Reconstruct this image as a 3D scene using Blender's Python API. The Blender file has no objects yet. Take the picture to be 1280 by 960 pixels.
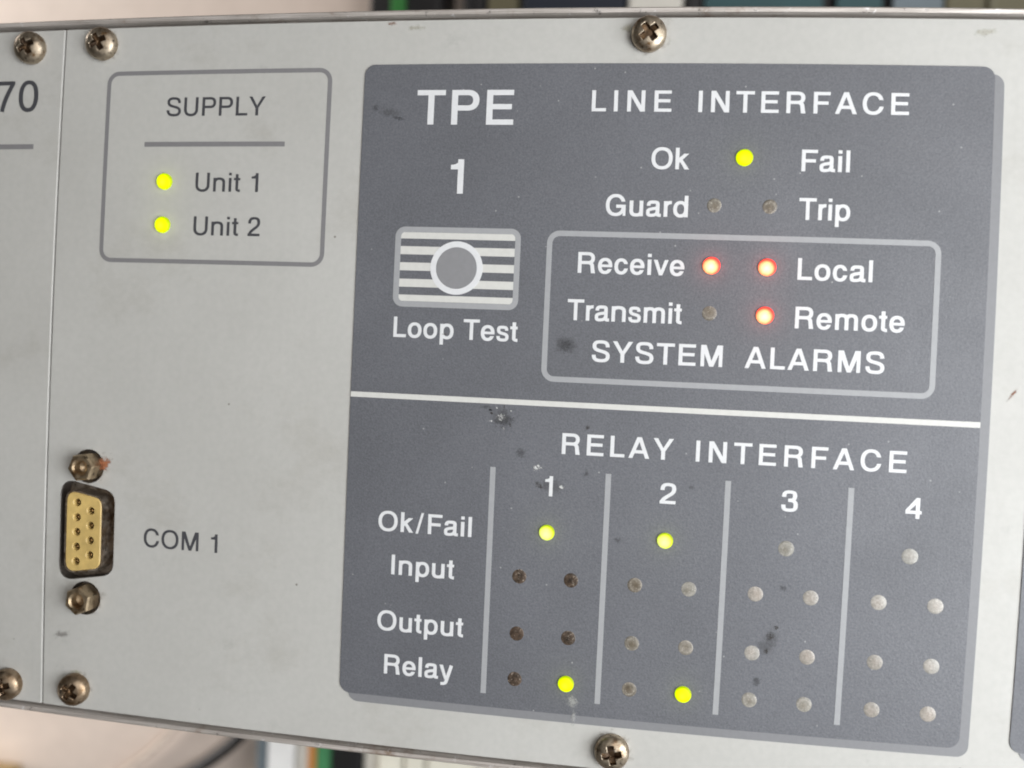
import bpy, bmesh, math, random
import numpy as np
from mathutils import Vector, Matrix
from mathutils.geometry import delaunay_2d_cdt
random.seed(7)
MM = 0.001
H = 0.240                      # height of the panel face above the bench (the unit lies on its back)
S = bpy.context.scene
COL = S.collection

# ------------------------------------------------------------------ camera
RC = ((0.9887959, 0.04473747, 0.14241216), (-0.04670208, 0.99885387, 0.01048107), (-0.14178004, -0.01701458, 0.98975195))
CAM = (21.3589, 3.80096, 149.4929)          # mm, from the panel centre, z towards the viewer
FPX = 1100.0
cam = bpy.data.cameras.new('camera'); camo = bpy.data.objects.new('camera', cam); COL.objects.link(camo)
cam.sensor_width = 36.0; cam.lens = 36.0*FPX/1280.0
cam.clip_start = 0.01; cam.clip_end = 50.0
fx, fy, fz = RC
m = Matrix(((fx[0], fy[0], -fz[0]), (fx[1], fy[1], -fz[1]), (-fx[2], -fy[2], fz[2]))).to_4x4()
m.translation = Vector((CAM[0]*MM, CAM[1]*MM, H+CAM[2]*MM))
camo.matrix_world = m
cam.dof.use_dof = True; cam.dof.focus_distance = 0.151; cam.dof.aperture_fstop = 11.0
S.camera = camo

# ------------------------------------------------------------------ light
S.view_settings.view_transform = 'Standard'; S.view_settings.look = 'None'
S.cycles.filter_width = 1.9; S.view_settings.exposure = 0.0; S.view_settings.gamma = 1.0
W = bpy.data.worlds.new('World'); S.world = W; W.use_nodes = True
nt = W.node_tree; nt.nodes.clear()
wo = nt.nodes.new('ShaderNodeOutputWorld'); bg = nt.nodes.new('ShaderNodeBackground')
tc = nt.nodes.new('ShaderNodeTexCoord'); vm = nt.nodes.new('ShaderNodeVectorMath'); vm.operation = 'DOT_PRODUCT'
vm.inputs[1].default_value = Vector((0.80, -0.25, 0.30)).normalized()
rp = nt.nodes.new('ShaderNodeValToRGB'); mr = nt.nodes.new('ShaderNodeMapRange')
mr.inputs['From Min'].default_value = -1; mr.inputs['From Max'].default_value = 1
nt.links.new(tc.outputs['Generated'], vm.inputs[0]); nt.links.new(vm.outputs['Value'], mr.inputs['Value'])
nt.links.new(mr.outputs['Result'], rp.inputs['Fac'])
rp.color_ramp.elements[0].position = 0.15; rp.color_ramp.elements[0].color = (0.05, 0.04, 0.032, 1)
rp.color_ramp.elements[1].position = 0.95; rp.color_ramp.elements[1].color = (1.0, 1.0, 1.0, 1)
e = rp.color_ramp.elements.new(0.5); e.color = (0.25, 0.225, 0.20, 1)
nt.links.new(rp.outputs['Color'], bg.inputs['Color']); bg.inputs['Strength'].default_value = 0.31
nt.links.new(bg.outputs['Background'], wo.inputs['Surface'])

def area(name, loc, target, size, power, col):
    l = bpy.data.lights.new(name, 'AREA'); l.shape = 'RECTANGLE'; l.size, l.size_y = size; l.energy = power; l.color = col
    o = bpy.data.objects.new(name, l); COL.objects.link(o)
    p = Vector((loc[0]*MM, loc[1]*MM, H+loc[2]*MM)); t = Vector((target[0]*MM, target[1]*MM, H+target[2]*MM))
    o.location = p; o.rotation_euler = (t-p).to_track_quat('-Z', 'Y').to_euler()
    return o
area('window_light', (300, -50, 235), (60, 0, 0), (0.26, 0.30), 2.38, (0.945, 0.975, 1.0))
area('overhead_fill', (350, 250, 900), (0, 0, 0), (0.5, 0.9), 3.6, (1.0, 0.96, 0.92))  # added soft fill from above for bench and panel, no known fitting
area('bench_fill', (-620, 30, -125), (-120, 0, -240), (0.7, 0.12), 4.2, (1.0, 0.96, 0.92))  # added low fill, brightens only the bench beneath the panel plane

# ------------------------------------------------------------------ helpers
def warp(x, y):
    """slight bow of the sheet-metal front: straight layout mm -> mm on the plane as it stands"""
    px = np.array([x, y, 0.0]) - np.array(CAM); px[2] *= -1
    c = np.array(RC) @ px
    u, v = c[0]/c[2], c[1]/c[2]
    k = 1 - 0.0294441*((u*u+v*v)*FPX*FPX)/640000.0
    d = np.array(RC).T @ np.array([u*k, v*k, 1.0]); d[2] *= -1
    s = -CAM[2]/d[2]
    return CAM[0]+s*d[0], CAM[1]+s*d[1]
_wc = {}
def wp(x, y):
    k = (round(x, 3), round(y, 3))
    if k not in _wc: _wc[k] = warp(x, y)
    return _wc[k]

def link(name, me, mats, parent=None):
    o = bpy.data.objects.new(name, me); COL.objects.link(o)
    for mt in (mats if isinstance(mats, (list, tuple)) else [mats]): me.materials.append(mt)
    if parent is not None:
        o.parent = parent
    return o
def origin(o):
    v = Vector((0, 0, 0))
    while o is not None:
        v += o.location; o = o.parent
    return v
def thing(name, label, cat, loc=(0, 0, 0), group=None):
    o = bpy.data.objects.new(name, None); COL.objects.link(o); o.location = loc; o.empty_display_size = 0.01
    o['label'] = label; o['category'] = cat
    if group: o['group'] = group
    return o
def tag(o, label, cat, group=None):
    o['label'] = label; o['category'] = cat
    if group: o['group'] = group
    return o

def panel_mesh(name, verts, faces, mats, parent, warped=True, smooth=False):
    """verts in layout mm (z up from the panel face) -> mesh in the parent's space"""
    og = origin(parent) if parent is not None else Vector((0, 0, 0))
    vs = []
    for x, y, z in verts:
        if warped: x, y = wp(x, y)
        vs.append((x*MM-og.x, y*MM-og.y, H+z*MM-og.z))
    me = bpy.data.meshes.new(name); me.from_pydata(vs, [], faces); me.update()
    if smooth:
        for p in me.polygons: p.use_smooth = True
    return link(name, me, mats, parent)

def subdiv(loop, step=4.0):
    out = []
    n = len(loop)
    for i in range(n):
        a, b = loop[i], loop[(i+1) % n]
        d = math.hypot(b[0]-a[0], b[1]-a[1]); k = max(1, int(math.ceil(d/step)))
        for j in range(k): out.append((a[0]+(b[0]-a[0])*j/k, a[1]+(b[1]-a[1])*j/k))
    return out
def inside(p, loop):
    c = False; n = len(loop); x, y = p
    for i in range(n):
        x1, y1 = loop[i]; x2, y2 = loop[(i+1) % n]
        if (y1 > y) != (y2 > y) and x < (x2-x1)*(y-y1)/(y2-y1)+x1: c = not c
    return c
def fill(outer, holes=()):
    vs = []; ed = []
    for lp in [outer]+list(holes):
        b = len(vs); vs += [Vector(p) for p in lp]
        ed += [(b+i, b+(i+1) % len(lp)) for i in range(len(lp))]
    v, e_, f, *_ = delaunay_2d_cdt(vs, ed, [], 0, 1e-6)
    v = [(p.x, p.y) for p in v]; out = []
    for t in f:
        c = (sum(v[i][0] for i in t)/len(t), sum(v[i][1] for i in t)/len(t))
        if inside(c, outer) and not any(inside(c, h) for h in holes):
            a = 0
            for i in range(len(t)):
                q, w = v[t[i]], v[t[(i+1) % len(t)]]; a += q[0]*w[1]-w[0]*q[1]
            out.append(list(t) if a > 0 else list(reversed(t)))
    return v, out
def sheet(name, outer, z0, z1, mats, parent, holes=(), step=4.0, bevel=0.0, warped=True):
    """flat sheet with real edges: top at z1, walls down to z0, optional small chamfer"""
    outer = subdiv(outer, step); holes = [subdiv(h, step) for h in holes]
    ins = (lambda lp, d: lp) if bevel == 0 else inset
    to = ins(outer, bevel); th = [ins(h, -bevel) for h in holes]
    v, f = fill(to, th)
    verts = [(x, y, z1) for x, y in v]; faces = [list(t) for t in f]; nin = len(faces)
    for lp, lt, s in [(outer, to, 1)]+[(h, t, -1) for h, t in zip(holes, th)]:
        area2 = sum(lp[i][0]*lp[(i+1) % len(lp)][1]-lp[(i+1) % len(lp)][0]*lp[i][1] for i in range(len(lp)))
        flip = (area2 > 0) != (s > 0)
        n = len(lp); rows = [[(x, y, z1) for x, y in lt]]
        if bevel: rows.append([(x, y, z1-bevel) for x, y in lp])
        rows.append([(x, y, z0) for x, y in lp])
        b = len(verts)
        for r in rows: verts += r
        for k in range(len(rows)-1):
            for i in range(n):
                a, c = b+k*n+i, b+k*n+(i+1) % n
                q = [a, a+n, c+n, c]
                faces.append(q if not flip else q[::-1])
        if lp is outer: nin = len(faces)
    o = panel_mesh(name, verts, faces, mats, parent, warped)
    if isinstance(mats, list):                       # second material: raw cut-out walls, shell shade put into their colour
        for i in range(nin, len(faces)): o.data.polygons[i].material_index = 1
    return o
def inset(lp, d):
    n = len(lp); out = []
    a2 = sum(lp[i][0]*lp[(i+1) % n][1]-lp[(i+1) % n][0]*lp[i][1] for i in range(n))
    s = 1 if a2 > 0 else -1
    for i in range(n):
        p0, p, p1 = Vector(lp[i-1]), Vector(lp[i]), Vector(lp[(i+1) % n])
        e1 = (p-p0).normalized(); e2 = (p1-p).normalized()
        nn = Vector((-(e1.y+e2.y), e1.x+e2.x)); nn.normalize()
        out.append((p.x+s*nn.x*d, p.y+s*nn.y*d))
    return out
def rrect(x0, y0, x1, y1, r, n=7):
    if r <= 0: return [(x0, y0), (x1, y0), (x1, y1), (x0, y1)]
    out = []
    for cx, cy, a in ((x1-r, y0+r, -90), (x1-r, y1-r, 0), (x0+r, y1-r, 90), (x0+r, y0+r, 180)):
        for i in range(n+1):
            t = math.radians(a+90*i/n); out.append((cx+r*math.cos(t), cy+r*math.sin(t)))
    return out
def circle(cx, cy, r, n=40): return [(cx+r*math.cos(2*math.pi*i/n), cy+r*math.sin(2*math.pi*i/n)) for i in range(n)]
def round_poly(pts, r, n=6):
    out = []; k = len(pts)
    for i in range(k):
        p0, p, p1 = Vector(pts[i-1]), Vector(pts[i]), Vector(pts[(i+1) % k])
        a = (p0-p).normalized(); b = (p1-p).normalized(); ang = a.angle(b); d = r/math.tan(ang/2)
        s, t = p+a*d, p+b*d
        for j in range(n+1):
            u = j/n; q = s*(1-u)**2+p*2*u*(1-u)*0.92+p*0+t*u*u
            w = (1-u)**2+2*u*(1-u)*0.92+u*u; q = q/w
            out.append((q.x, q.y))
    return out
def ring(name, outer, inner, z0, z1, mat, parent): return sheet(name, outer, z0, z1, mat, parent, holes=[inner], step=3.0)

# ------------------------------------------------------------------ materials
def mat(name):
    mt = bpy.data.materials.new(name); mt.use_nodes = True
    n = mt.node_tree.nodes; l = mt.node_tree.links
    return mt, n, l, n['Principled BSDF']
def noise(n, l, vec, scale, detail=3, rough=0.5, off=None):
    t = n.new('ShaderNodeTexNoise'); t.inputs['Scale'].default_value = scale; t.inputs['Detail'].default_value = detail
    t.inputs['Roughness'].default_value = rough; l.new(vec, t.inputs['Vector']); return t.outputs['Fac']
def ramp(n, l, fac, stops):
    r = n.new('ShaderNodeValToRGB'); el = r.color_ramp.elements
    while len(el) < len(stops): el.new(0.5)
    for q, (p, c) in zip(el, stops):
        q.position = p; q.color = (c, c, c, 1) if isinstance(c, (int, float)) else (*c, 1)
    l.new(fac, r.inputs['Fac']); return r.outputs['Color']
def mix(n, l, fac, a, b, mode='MIX'):
    x = n.new('ShaderNodeMix'); x.data_type = 'RGBA'; x.blend_type = mode
    for k, v in ((0, fac), (6, a), (7, b)):
        if isinstance(v, (int, float)): x.inputs[k].default_value = v if k == 0 else (v, v, v, 1)
        elif isinstance(v, tuple): x.inputs[k].default_value = (*v, 1)
        else: l.new(v, x.inputs[k])
    return x.outputs[2]
def bump(n, l, h, dist, strength, b):
    x = n.new('ShaderNodeBump'); x.inputs['Distance'].default_value = dist; x.inputs['Strength'].default_value = strength
    l.new(h, x.inputs['Height']); l.new(x.outputs['Normal'], b.inputs['Normal'])
def coords(n, l, stretch=None, obj=True, rnd=False):
    t = n.new('ShaderNodeTexCoord'); v = t.outputs['Object']
    if rnd:
        oi = n.new('ShaderNodeObjectInfo'); a = n.new('ShaderNodeVectorMath'); a.operation = 'ADD'
        sc = n.new('ShaderNodeVectorMath'); sc.operation = 'SCALE'; sc.inputs[0].default_value = (0.37, 0.91, 0.53)
        l.new(oi.outputs['Random'], sc.inputs['Scale']); l.new(v, a.inputs[0]); l.new(sc.outputs[0], a.inputs[1]); v = a.outputs[0]
    if stretch:
        mp = n.new('ShaderNodeMapping'); mp.inputs['Scale'].default_value = stretch; l.new(v, mp.inputs['Vector']); v = mp.outputs['Vector']
    return v

def paint_material():
    mt, n, l, b = mat('grey_panel_paint'); v = coords(n, l)
    c = ramp(n, l, noise(n, l, v, 28, 4, 0.55), [(0.3, (0.445, 0.438, 0.413)), (0.72, (0.487, 0.481, 0.456))])
    c = mix(n, l, 1.0, c, ramp(n, l, noise(n, l, v, 900, 2), [(0.3, 0.95), (0.7, 1.0)]), 'MULTIPLY')
    c = mix(n, l, 1.0, c, ramp(n, l, noise(n, l, coords(n, l, (1, 0.045, 1)), 1100, 4, 0.6), [(0.3, 0.99), (0.7, 1.004)]), 'MULTIPLY')
    c = mix(n, l, 1.0, c, ramp(n, l, noise(n, l, coords(n, l, (1, 1.25, 1)), 38, 6, 0.72), [(0.28, (0.88, 0.865, 0.845)), (0.46, (1.0, 1.0, 1.0))]), 'MULTIPLY')
    l.new(ramp(n, l, noise(n, l, v, 45, 6, 0.7), [(0.3, 0.42), (0.7, 0.58)]), b.inputs['Roughness'])
    # faint handling smudges and pinpoint specks
    c = mix(n, l, 1.0, c, ramp(n, l, noise(n, l, v, 75, 7, 0.7), [(0.22, 0.80), (0.36, 1.0)]), 'MULTIPLY')
    vo = n.new('ShaderNodeTexVoronoi'); vo.inputs['Scale'].default_value = 130; vo.inputs['Randomness'].default_value = 1; l.new(v, vo.inputs['Vector'])
    c = mix(n, l, ramp(n, l, vo.outputs['Distance'], [(0.018, 0.75), (0.035, 0.0)]), c, (0.13, 0.11, 0.09))
    l.new(c, b.inputs['Base Color']); b.inputs['Specular IOR Level'].default_value = 0.4
    bump(n, l, noise(n, l, v, 2600, 2), 0.00003, 0.35, b)
    return mt
def overlay_material():
    mt, n, l, b = mat('dark_overlay_print'); v = coords(n, l)
    c = ramp(n, l, noise(n, l, v, 3300, 2, 0.6), [(0.30, (0.094, 0.097, 0.110)), (0.70, (0.138, 0.142, 0.157))])
    c = mix(n, l, 1.0, c, ramp(n, l, noise(n, l, v, 26, 6, 0.65), [(0.28, 0.84), (0.72, 1.09)]), 'MULTIPLY')
    vo = n.new('ShaderNodeTexVoronoi'); vo.inputs['Scale'].default_value = 260; l.new(v, vo.inputs['Vector'])
    c = mix(n, l, ramp(n, l, vo.outputs['Distance'], [(0.02, 0.65), (0.05, 0.0)]), c, (0.40, 0.40, 0.40))
    l.new(c, b.inputs['Base Color'])
    l.new(ramp(n, l, noise(n, l, v, 60, 5, 0.6), [(0.3, 0.48), (0.7, 0.60)]), b.inputs['Roughness'])
    b.inputs['Specular IOR Level'].default_value = 0.55
    bump(n, l, noise(n, l, v, 2500, 2, 0.6), 0.00006, 0.75, b)
    return mt
def ink(name, col, rough=0.5, worn=0.06):
    mt, n, l, b = mat(name); v = coords(n, l)
    c = ramp(n, l, noise(n, l, v, 1200, 3), [(0.3, tuple(x*(1-worn) for x in col)), (0.7, col)])
    l.new(c, b.inputs['Base Color']); b.inputs['Roughness'].default_value = rough; b.inputs['Specular IOR Level'].default_value = 0.4
    bump(n, l, noise(n, l, v, 3300, 2), 0.00003, 0.4, b)
    return mt
def nickel(name, rust=0.5, base=(0.40, 0.335, 0.255)):
    mt, n, l, b = mat(name); v = coords(n, l, rnd=True)
    c = ramp(n, l, noise(n, l, v, 420, 5, 0.65), [(0.33, (0.16, 0.095, 0.045)), (0.33+0.22*rust+0.06, base), (0.9, tuple(min(1, x*1.15) for x in base))])
    d = ramp(n, l, noise(n, l, v, 1300, 4, 0.7), [(0.30, 0.08), (0.42, 1.0)])
    c = mix(n, l, 1.0, c, d, 'MULTIPLY'); l.new(c, b.inputs['Base Color'])
    b.inputs['Metallic'].default_value = 0.95
    l.new(ramp(n, l, noise(n, l, v, 900, 4), [(0.3, 0.62), (0.65, 0.33)]), b.inputs['Roughness'])
    bump(n, l, noise(n, l, v, 1500, 4), 0.00006, 0.5, b)
    return mt
def alu_material():
    mt, n, l, b = mat('worn_aluminium'); v = coords(n, l, (18, 700, 700)); v2 = coords(n, l)
    c = ramp(n, l, noise(n, l, v, 3, 5, 0.65), [(0.3, (0.29, 0.258, 0.23)), (0.7, (0.62, 0.575, 0.54))])
    c = mix(n, l, ramp(n, l, noise(n, l, v2, 95, 6, 0.7), [(0.57, 0.0), (0.70, 0.8)]), c, (0.20, 0.13, 0.08))
    c = mix(n, l, ramp(n, l, noise(n, l, v2, 330, 5, 0.75), [(0.60, 0.0), (0.68, 0.8)]), c, (0.72, 0.71, 0.71))
    c = mix(n, l, ramp(n, l, noise(n, l, v2, 520, 5, 0.75), [(0.62, 0.0), (0.70, 0.8)]), c, (0.09, 0.08, 0.07))
    l.new(c, b.inputs['Base Color']); b.inputs['Metallic'].default_value = 0.4
    l.new(ramp(n, l, noise(n, l, v2, 300, 4), [(0.3, 0.6), (0.7, 0.42)]), b.inputs['Roughness'])
    bump(n, l, noise(n, l, v, 4, 4, 0.6), 0.00014, 0.7, b)
    return mt
def plain(name, col, rough=0.5, metal=0.0, scale=300, var=0.15, bmp=0.3, spec=0.5):
    mt, n, l, b = mat(name); v = coords(n, l)
    c = ramp(n, l, noise(n, l, v, scale, 4, 0.6), [(0.3, tuple(x*(1-var) for x in col)), (0.7, tuple(min(1, x*(1+var)) for x in col))])
    l.new(c, b.inputs['Base Color']); b.inputs['Roughness'].default_value = rough; b.inputs['Metallic'].default_value = metal
    b.inputs['Specular IOR Level'].default_value = spec
    bump(n, l, noise(n, l, v, scale*4, 3), 0.00005, bmp, b)
    return mt
def led_off(name, lo, hi, fleck, ring_):
    mt, n, l, b = mat(name); v = coords(n, l, rnd=True)
    c = ramp(n, l, noise(n, l, v, 1500, 4, 0.7), [(0.33, lo), (0.66, hi)])
    c = mix(n, l, ramp(n, l, noise(n, l, v, 3000, 2, 0.6), [(0.60, 0.0), (0.70, 0.8)]), c, fleck)
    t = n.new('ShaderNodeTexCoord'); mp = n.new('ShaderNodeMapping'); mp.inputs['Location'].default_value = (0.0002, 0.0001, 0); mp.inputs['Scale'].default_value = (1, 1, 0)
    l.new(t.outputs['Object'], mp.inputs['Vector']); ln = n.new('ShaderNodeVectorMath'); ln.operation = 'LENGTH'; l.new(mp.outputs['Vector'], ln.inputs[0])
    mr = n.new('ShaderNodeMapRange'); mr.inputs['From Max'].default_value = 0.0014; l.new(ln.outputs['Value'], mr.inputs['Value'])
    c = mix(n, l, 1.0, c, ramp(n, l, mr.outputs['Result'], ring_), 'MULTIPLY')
    oi = n.new('ShaderNodeObjectInfo'); c = mix(n, l, 1.0, c, ramp(n, l, oi.outputs['Random'], [(0.0, (0.78, 0.77, 0.74)), (0.35, (1.02, 0.97, 0.93)), (0.7, (0.95, 0.96, 0.95)), (1.0, (1.12, 1.1, 1.08))]), 'MULTIPLY')
    l.new(c, b.inputs['Base Color']); b.inputs['Roughness'].default_value = 0.28
    b.inputs['Specular IOR Level'].default_value = 0.4
    bump(n, l, noise(n, l, v, 2200, 3), 0.0001, 0.5, b)
    return mt
def led_on(name, stops, strength, base):
    mt, n, l, b = mat(name)
    t = n.new('ShaderNodeTexCoord'); mp = n.new('ShaderNodeMapping'); mp.inputs['Location'].default_value = (0.00018, 0.00022, 0); mp.inputs['Scale'].default_value = (1, 1, 0)
    l.new(t.outputs['Object'], mp.inputs['Vector'])
    ln = n.new('ShaderNodeVectorMath'); ln.operation = 'LENGTH'; l.new(mp.outputs['Vector'], ln.inputs[0])
    mr = n.new('ShaderNodeMapRange'); mr.inputs['From Max'].default_value = 0.0016; l.new(ln.outputs['Value'], mr.inputs['Value'])
    c = ramp(n, l, mr.outputs['Result'], stops)
    nz = ramp(n, l, noise(n, l, t.outputs['Object'], 1500, 3), [(0.3, 0.8), (0.7, 1.1)])
    l.new(mix(n, l, 1.0, c, nz, 'MULTIPLY'), b.inputs['Emission Color']); b.inputs['Emission Strength'].default_value = strength
    b.inputs['Base Color'].default_value = base; b.inputs['Roughness'].default_value = 0.5; b.inputs['Specular IOR Level'].default_value = 0.1
    return mt
def stain_material(name, col, th, scale=900, alpha=0.8, rough=0.8):
    """irregular mark: noise islands fading out towards the rim of its little sheet"""
    mt, n, l, b = mat(name); t = n.new('ShaderNodeTexCoord')
    mp = n.new('ShaderNodeMapping'); mp.inputs['Location'].default_value = (-1, -1, 0); mp.inputs['Scale'].default_value = (2, 2, 0)
    l.new(t.outputs['Generated'], mp.inputs['Vector'])
    ln = n.new('ShaderNodeVectorMath'); ln.operation = 'LENGTH'; l.new(mp.outputs['Vector'], ln.inputs[0])
    fall = ramp(n, l, ln.outputs['Value'], [(0.15, 1.0), (0.95, 0.0)])
    nz = noise(n, l, coords(n, l, rnd=True), scale, 5, 0.7)
    ad = n.new('ShaderNodeMath'); ad.operation = 'MULTIPLY_ADD'; ad.inputs[1].default_value = 0.45
    l.new(fall, ad.inputs[0]); l.new(nz, ad.inputs[2])
    al = ramp(n, l, ad.outputs[0], [(th, 0.0), (th+0.26, alpha)])
    l.new(al, b.inputs['Alpha']); b.inputs['Base Color'].default_value = (*col, 1); b.inputs['Roughness'].default_value = rough
    return mt

M = dict(
    cut=plain('shaded_cut_edge', (0.055, 0.045, 0.038), 0.6, 0.3, 700),  # cut-out walls: socket shade painted into the colour, with some grime
    slot=nickel('dark_slot_nickel', 0.9, (0.10, 0.07, 0.05)),  # darker nickel for the faces of the cross recess
    paint=paint_material(), overlay=overlay_material(), alu=alu_material(),
    band=ink('lilac_grey_print', (0.207, 0.209, 0.219)), white=ink('white_lettering', (0.67, 0.675, 0.685), 0.45),
    dark=ink('charcoal_lettering', (0.058, 0.058, 0.065)), rule=ink('grey_rule_print', (0.205, 0.20, 0.205)),
    pale=ink('pale_grey_print', (0.33, 0.335, 0.345)), cream=ink('cream_print', (0.60, 0.595, 0.565)), disc=ink('mid_grey_print', (0.235, 0.235, 0.243)),
    screw=nickel('tarnished_nickel', 0.35), rusty=nickel('rusty_nickel', 0.95, (0.40, 0.31, 0.22)), hexm=nickel('tarnished_standoff', 0.55, (0.42, 0.33, 0.22)),
    shell=nickel('dull_shell', 0.8, (0.50, 0.43, 0.36)), gold=plain('brass_contact', (0.22, 0.13, 0.05), 0.35, 1.0, 2000),
    insul=plain('cream_insulator', (0.55, 0.39, 0.14), 0.42, 0, 420, 0.16), black=plain('black_recess', (0.012, 0.011, 0.010), 0.7),
    steel=plain('dull_steel', (0.33, 0.32, 0.30), 0.5, 0.8), edge=plain('bare_edge', (0.55, 0.55, 0.53), 0.4, 0.3),
    off_brown=led_off('dirty_brown_lens', (0.022, 0.016, 0.012), (0.105, 0.075, 0.055), (0.30, 0.26, 0.22), [(0.2, 0.75), (0.7, 1.1)]),
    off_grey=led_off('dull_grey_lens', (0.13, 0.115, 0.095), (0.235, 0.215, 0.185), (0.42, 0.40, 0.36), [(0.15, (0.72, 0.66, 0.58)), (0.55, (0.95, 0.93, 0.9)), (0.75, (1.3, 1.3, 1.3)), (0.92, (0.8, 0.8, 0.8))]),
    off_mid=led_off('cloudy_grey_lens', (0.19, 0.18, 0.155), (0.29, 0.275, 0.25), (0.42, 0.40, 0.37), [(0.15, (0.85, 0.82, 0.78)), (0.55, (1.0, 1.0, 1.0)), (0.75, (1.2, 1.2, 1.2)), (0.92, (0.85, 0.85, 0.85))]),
    off_pale=led_off('pale_clear_lens', (0.24, 0.23, 0.21), (0.36, 0.345, 0.32), (0.46, 0.42, 0.39), [(0.2, (1.04, 1.0, 0.98)), (0.8, (1.0, 1.0, 1.0))]),
    green=led_on('lit_yellow_green', [(0.0, (1.0, 1.0, 0.03)), (0.45, (0.88, 1.0, 0.004)), (0.72, (0.70, 0.95, 0.0)), (0.92, (0.33, 0.50, 0.0))], 1.12, (0.2, 0.2, 0.0, 1)),
    green_pale=led_on('lit_pale_yellow_green', [(0.0, (1.0, 1.0, 0.58)), (0.5, (0.93, 1.0, 0.32)), (0.74, (0.74, 0.95, 0.08)), (0.92, (0.35, 0.52, 0.0))], 1.02, (0.2, 0.2, 0.0, 1)),
    red=led_on('lit_red', [(0.0, (1.0, 0.72, 0.50)), (0.36, (1.0, 0.60, 0.32)), (0.62, (1.0, 0.36, 0.14)), (0.76, (1.0, 0.09, 0.05)), (0.95, (0.75, 0.035, 0.04))], 2.1, (0.2, 0.02, 0.01, 1)),
)

# ------------------------------------------------------------------ the bench
def bench_material():
    mt, n, l, b = mat('beige_bench_top'); v = coords(n, l)
    c = ramp(n, l, noise(n, l, v, 9, 4, 0.55), [(0.3, (0.67, 0.56, 0.49)), (0.7, (0.77, 0.665, 0.59))])
    c = mix(n, l, 1.0, c, ramp(n, l, noise(n, l, v, 140, 4), [(0.3, 0.93), (0.7, 1.0)]), 'MULTIPLY')
    l.new(c, b.inputs['Base Color']); b.inputs['Roughness'].default_value = 0.55
    return mt
bm = bmesh.new(); bmesh.ops.create_grid(bm, x_segments=8, y_segments=8, size=2.0)
me = bpy.data.meshes.new('bench_top'); bm.to_mesh(me); bm.free()
o = link('bench_top', me, bench_material()); o['kind'] = 'structure'
o['label'] = 'pale beige pink bench top far behind the panel'

# ------------------------------------------------------------------ rack frame: rails and casing behind the panels
X0, X1 = -128.0, 118.0
rack = thing('rack_frame', 'worn aluminium equipment rack frame with rails above and below the grey panels', 'rack frame', (0, 0, 0))
def prism_x(name, prof, x0, x1, mt, parent, warped=True, step=4.0):
    n = int((x1-x0)/step); vs = []; fs = []; k = len(prof)
    for i in range(n+1):
        x = x0+(x1-x0)*i/n
        vs += [(x, y, z) for y, z in prof]
    for i in range(n):
        for j in range(k):
            a, b = i*k+j, i*k+(j+1) % k
            fs.append([a, b, b+k, a+k])
    fs.append(list(range(k))[::-1]); fs.append([n*k+j for j in range(k)])
    o = panel_mesh(name, vs, fs, mt, parent, warped)
    b = bmesh.new(); b.from_mesh(o.data); bmesh.ops.recalc_face_normals(b, faces=b.faces); b.to_mesh(o.data); b.free()
    return o
prof = [(64.5, -9), (64.5, -2.3), (64.95, -2.1), (65.12, -0.95), (65.32, -0.42), (65.95, -0.25), (66.2, -0.45), (66.3, -0.9), (66.3, -9)]
prism_x('rail', prof, X0, X1, M['alu'], rack)
prism_x('rail', [(-y, z) for y, z in prof], X0, X1, M['alu'], rack)
prism_x('casing', [(-62, -9.2), (62, -9.2), (62, -236), (60, -239.9), (-60, -239.9), (-62, -236)], X0+2, X1-2, M['steel'], rack, False, 60)

# ------------------------------------------------------------------ lettering: grotesque glyphs drawn as strokes
ARC = 10
def g_rect(x0, y0, x1, y1): return [[(x0, y0), (x1, y0), (x1, y1), (x0, y1)]]
def g_poly(*p): return [list(p)]
def clip_poly(poly, ax, val, sgn):
    out = []
    for i in range(len(poly)):
        a, b = poly[i-1], poly[i]; da, db = sgn*(a[ax]-val), sgn*(b[ax]-val)
        if (da >= 0) != (db >= 0):
            t = da/(da-db); out.append((a[0]+(b[0]-a[0])*t, a[1]+(b[1]-a[1])*t))
        if db >= 0: out.append(b)
    return out
def g_arc(cx, cy, rx, ry, s, h, t0, t1, clips=(), p=2.25):
    n = max(2, int(abs(t1-t0)/90*ARC)); out = []
    def pt(t, ax, ay):
        c, q = math.cos(t), math.sin(t)
        return (cx+ax*math.copysign(abs(c)**(2/p), c), cy+ay*math.copysign(abs(q)**(2/p), q))
    for i in range(n):
        a, b = math.radians(t0+(t1-t0)*i/n), math.radians(t0+(t1-t0)*(i+1)/n)
        q = [pt(a, rx, ry), pt(b, rx, ry), pt(b, rx-s, ry-h), pt(a, rx-s, ry-h)]
        for c in clips: q = clip_poly(q, *c) if len(q) > 2 else q
        if len(q) > 2: out.append(q)
    return out
def g_stroke(beziers, s, h, sp=None):
    pts = []
    for b in beziers:
        for i in range(0 if not pts else 1, ARC+1):
            u = i/ARC
            if len(b) == 4: q = [sum(w*b[k][d] for k, w in enumerate(((1-u)**3, 3*u*(1-u)**2, 3*u*u*(1-u), u**3))) for d in (0, 1)]
            else: q = [b[0][d]*(1-u)+b[1][d]*u for d in (0, 1)]
            pts.append(q)
    L, R_ = [], []
    for i in range(len(pts)):
        a, b = pts[max(0, i-1)], pts[min(len(pts)-1, i+1)]
        dx, dy = b[0]-a[0], b[1]-a[1]; d = math.hypot(dx, dy) or 1; dx /= d; dy /= d
        w = math.sqrt((s*dy)**2+(h*dx)**2)/2
        if sp and abs(dx) > 0.3 and abs(dy) > 0.3: w = max(w, sp/2)
        L.append((pts[i][0]-dy*w, pts[i][1]+dx*w)); R_.append((pts[i][0]+dy*w, pts[i][1]-dx*w))
    return [[L[i], R_[i], R_[i+1], L[i+1]] for i in range(len(pts)-1)]
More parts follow.
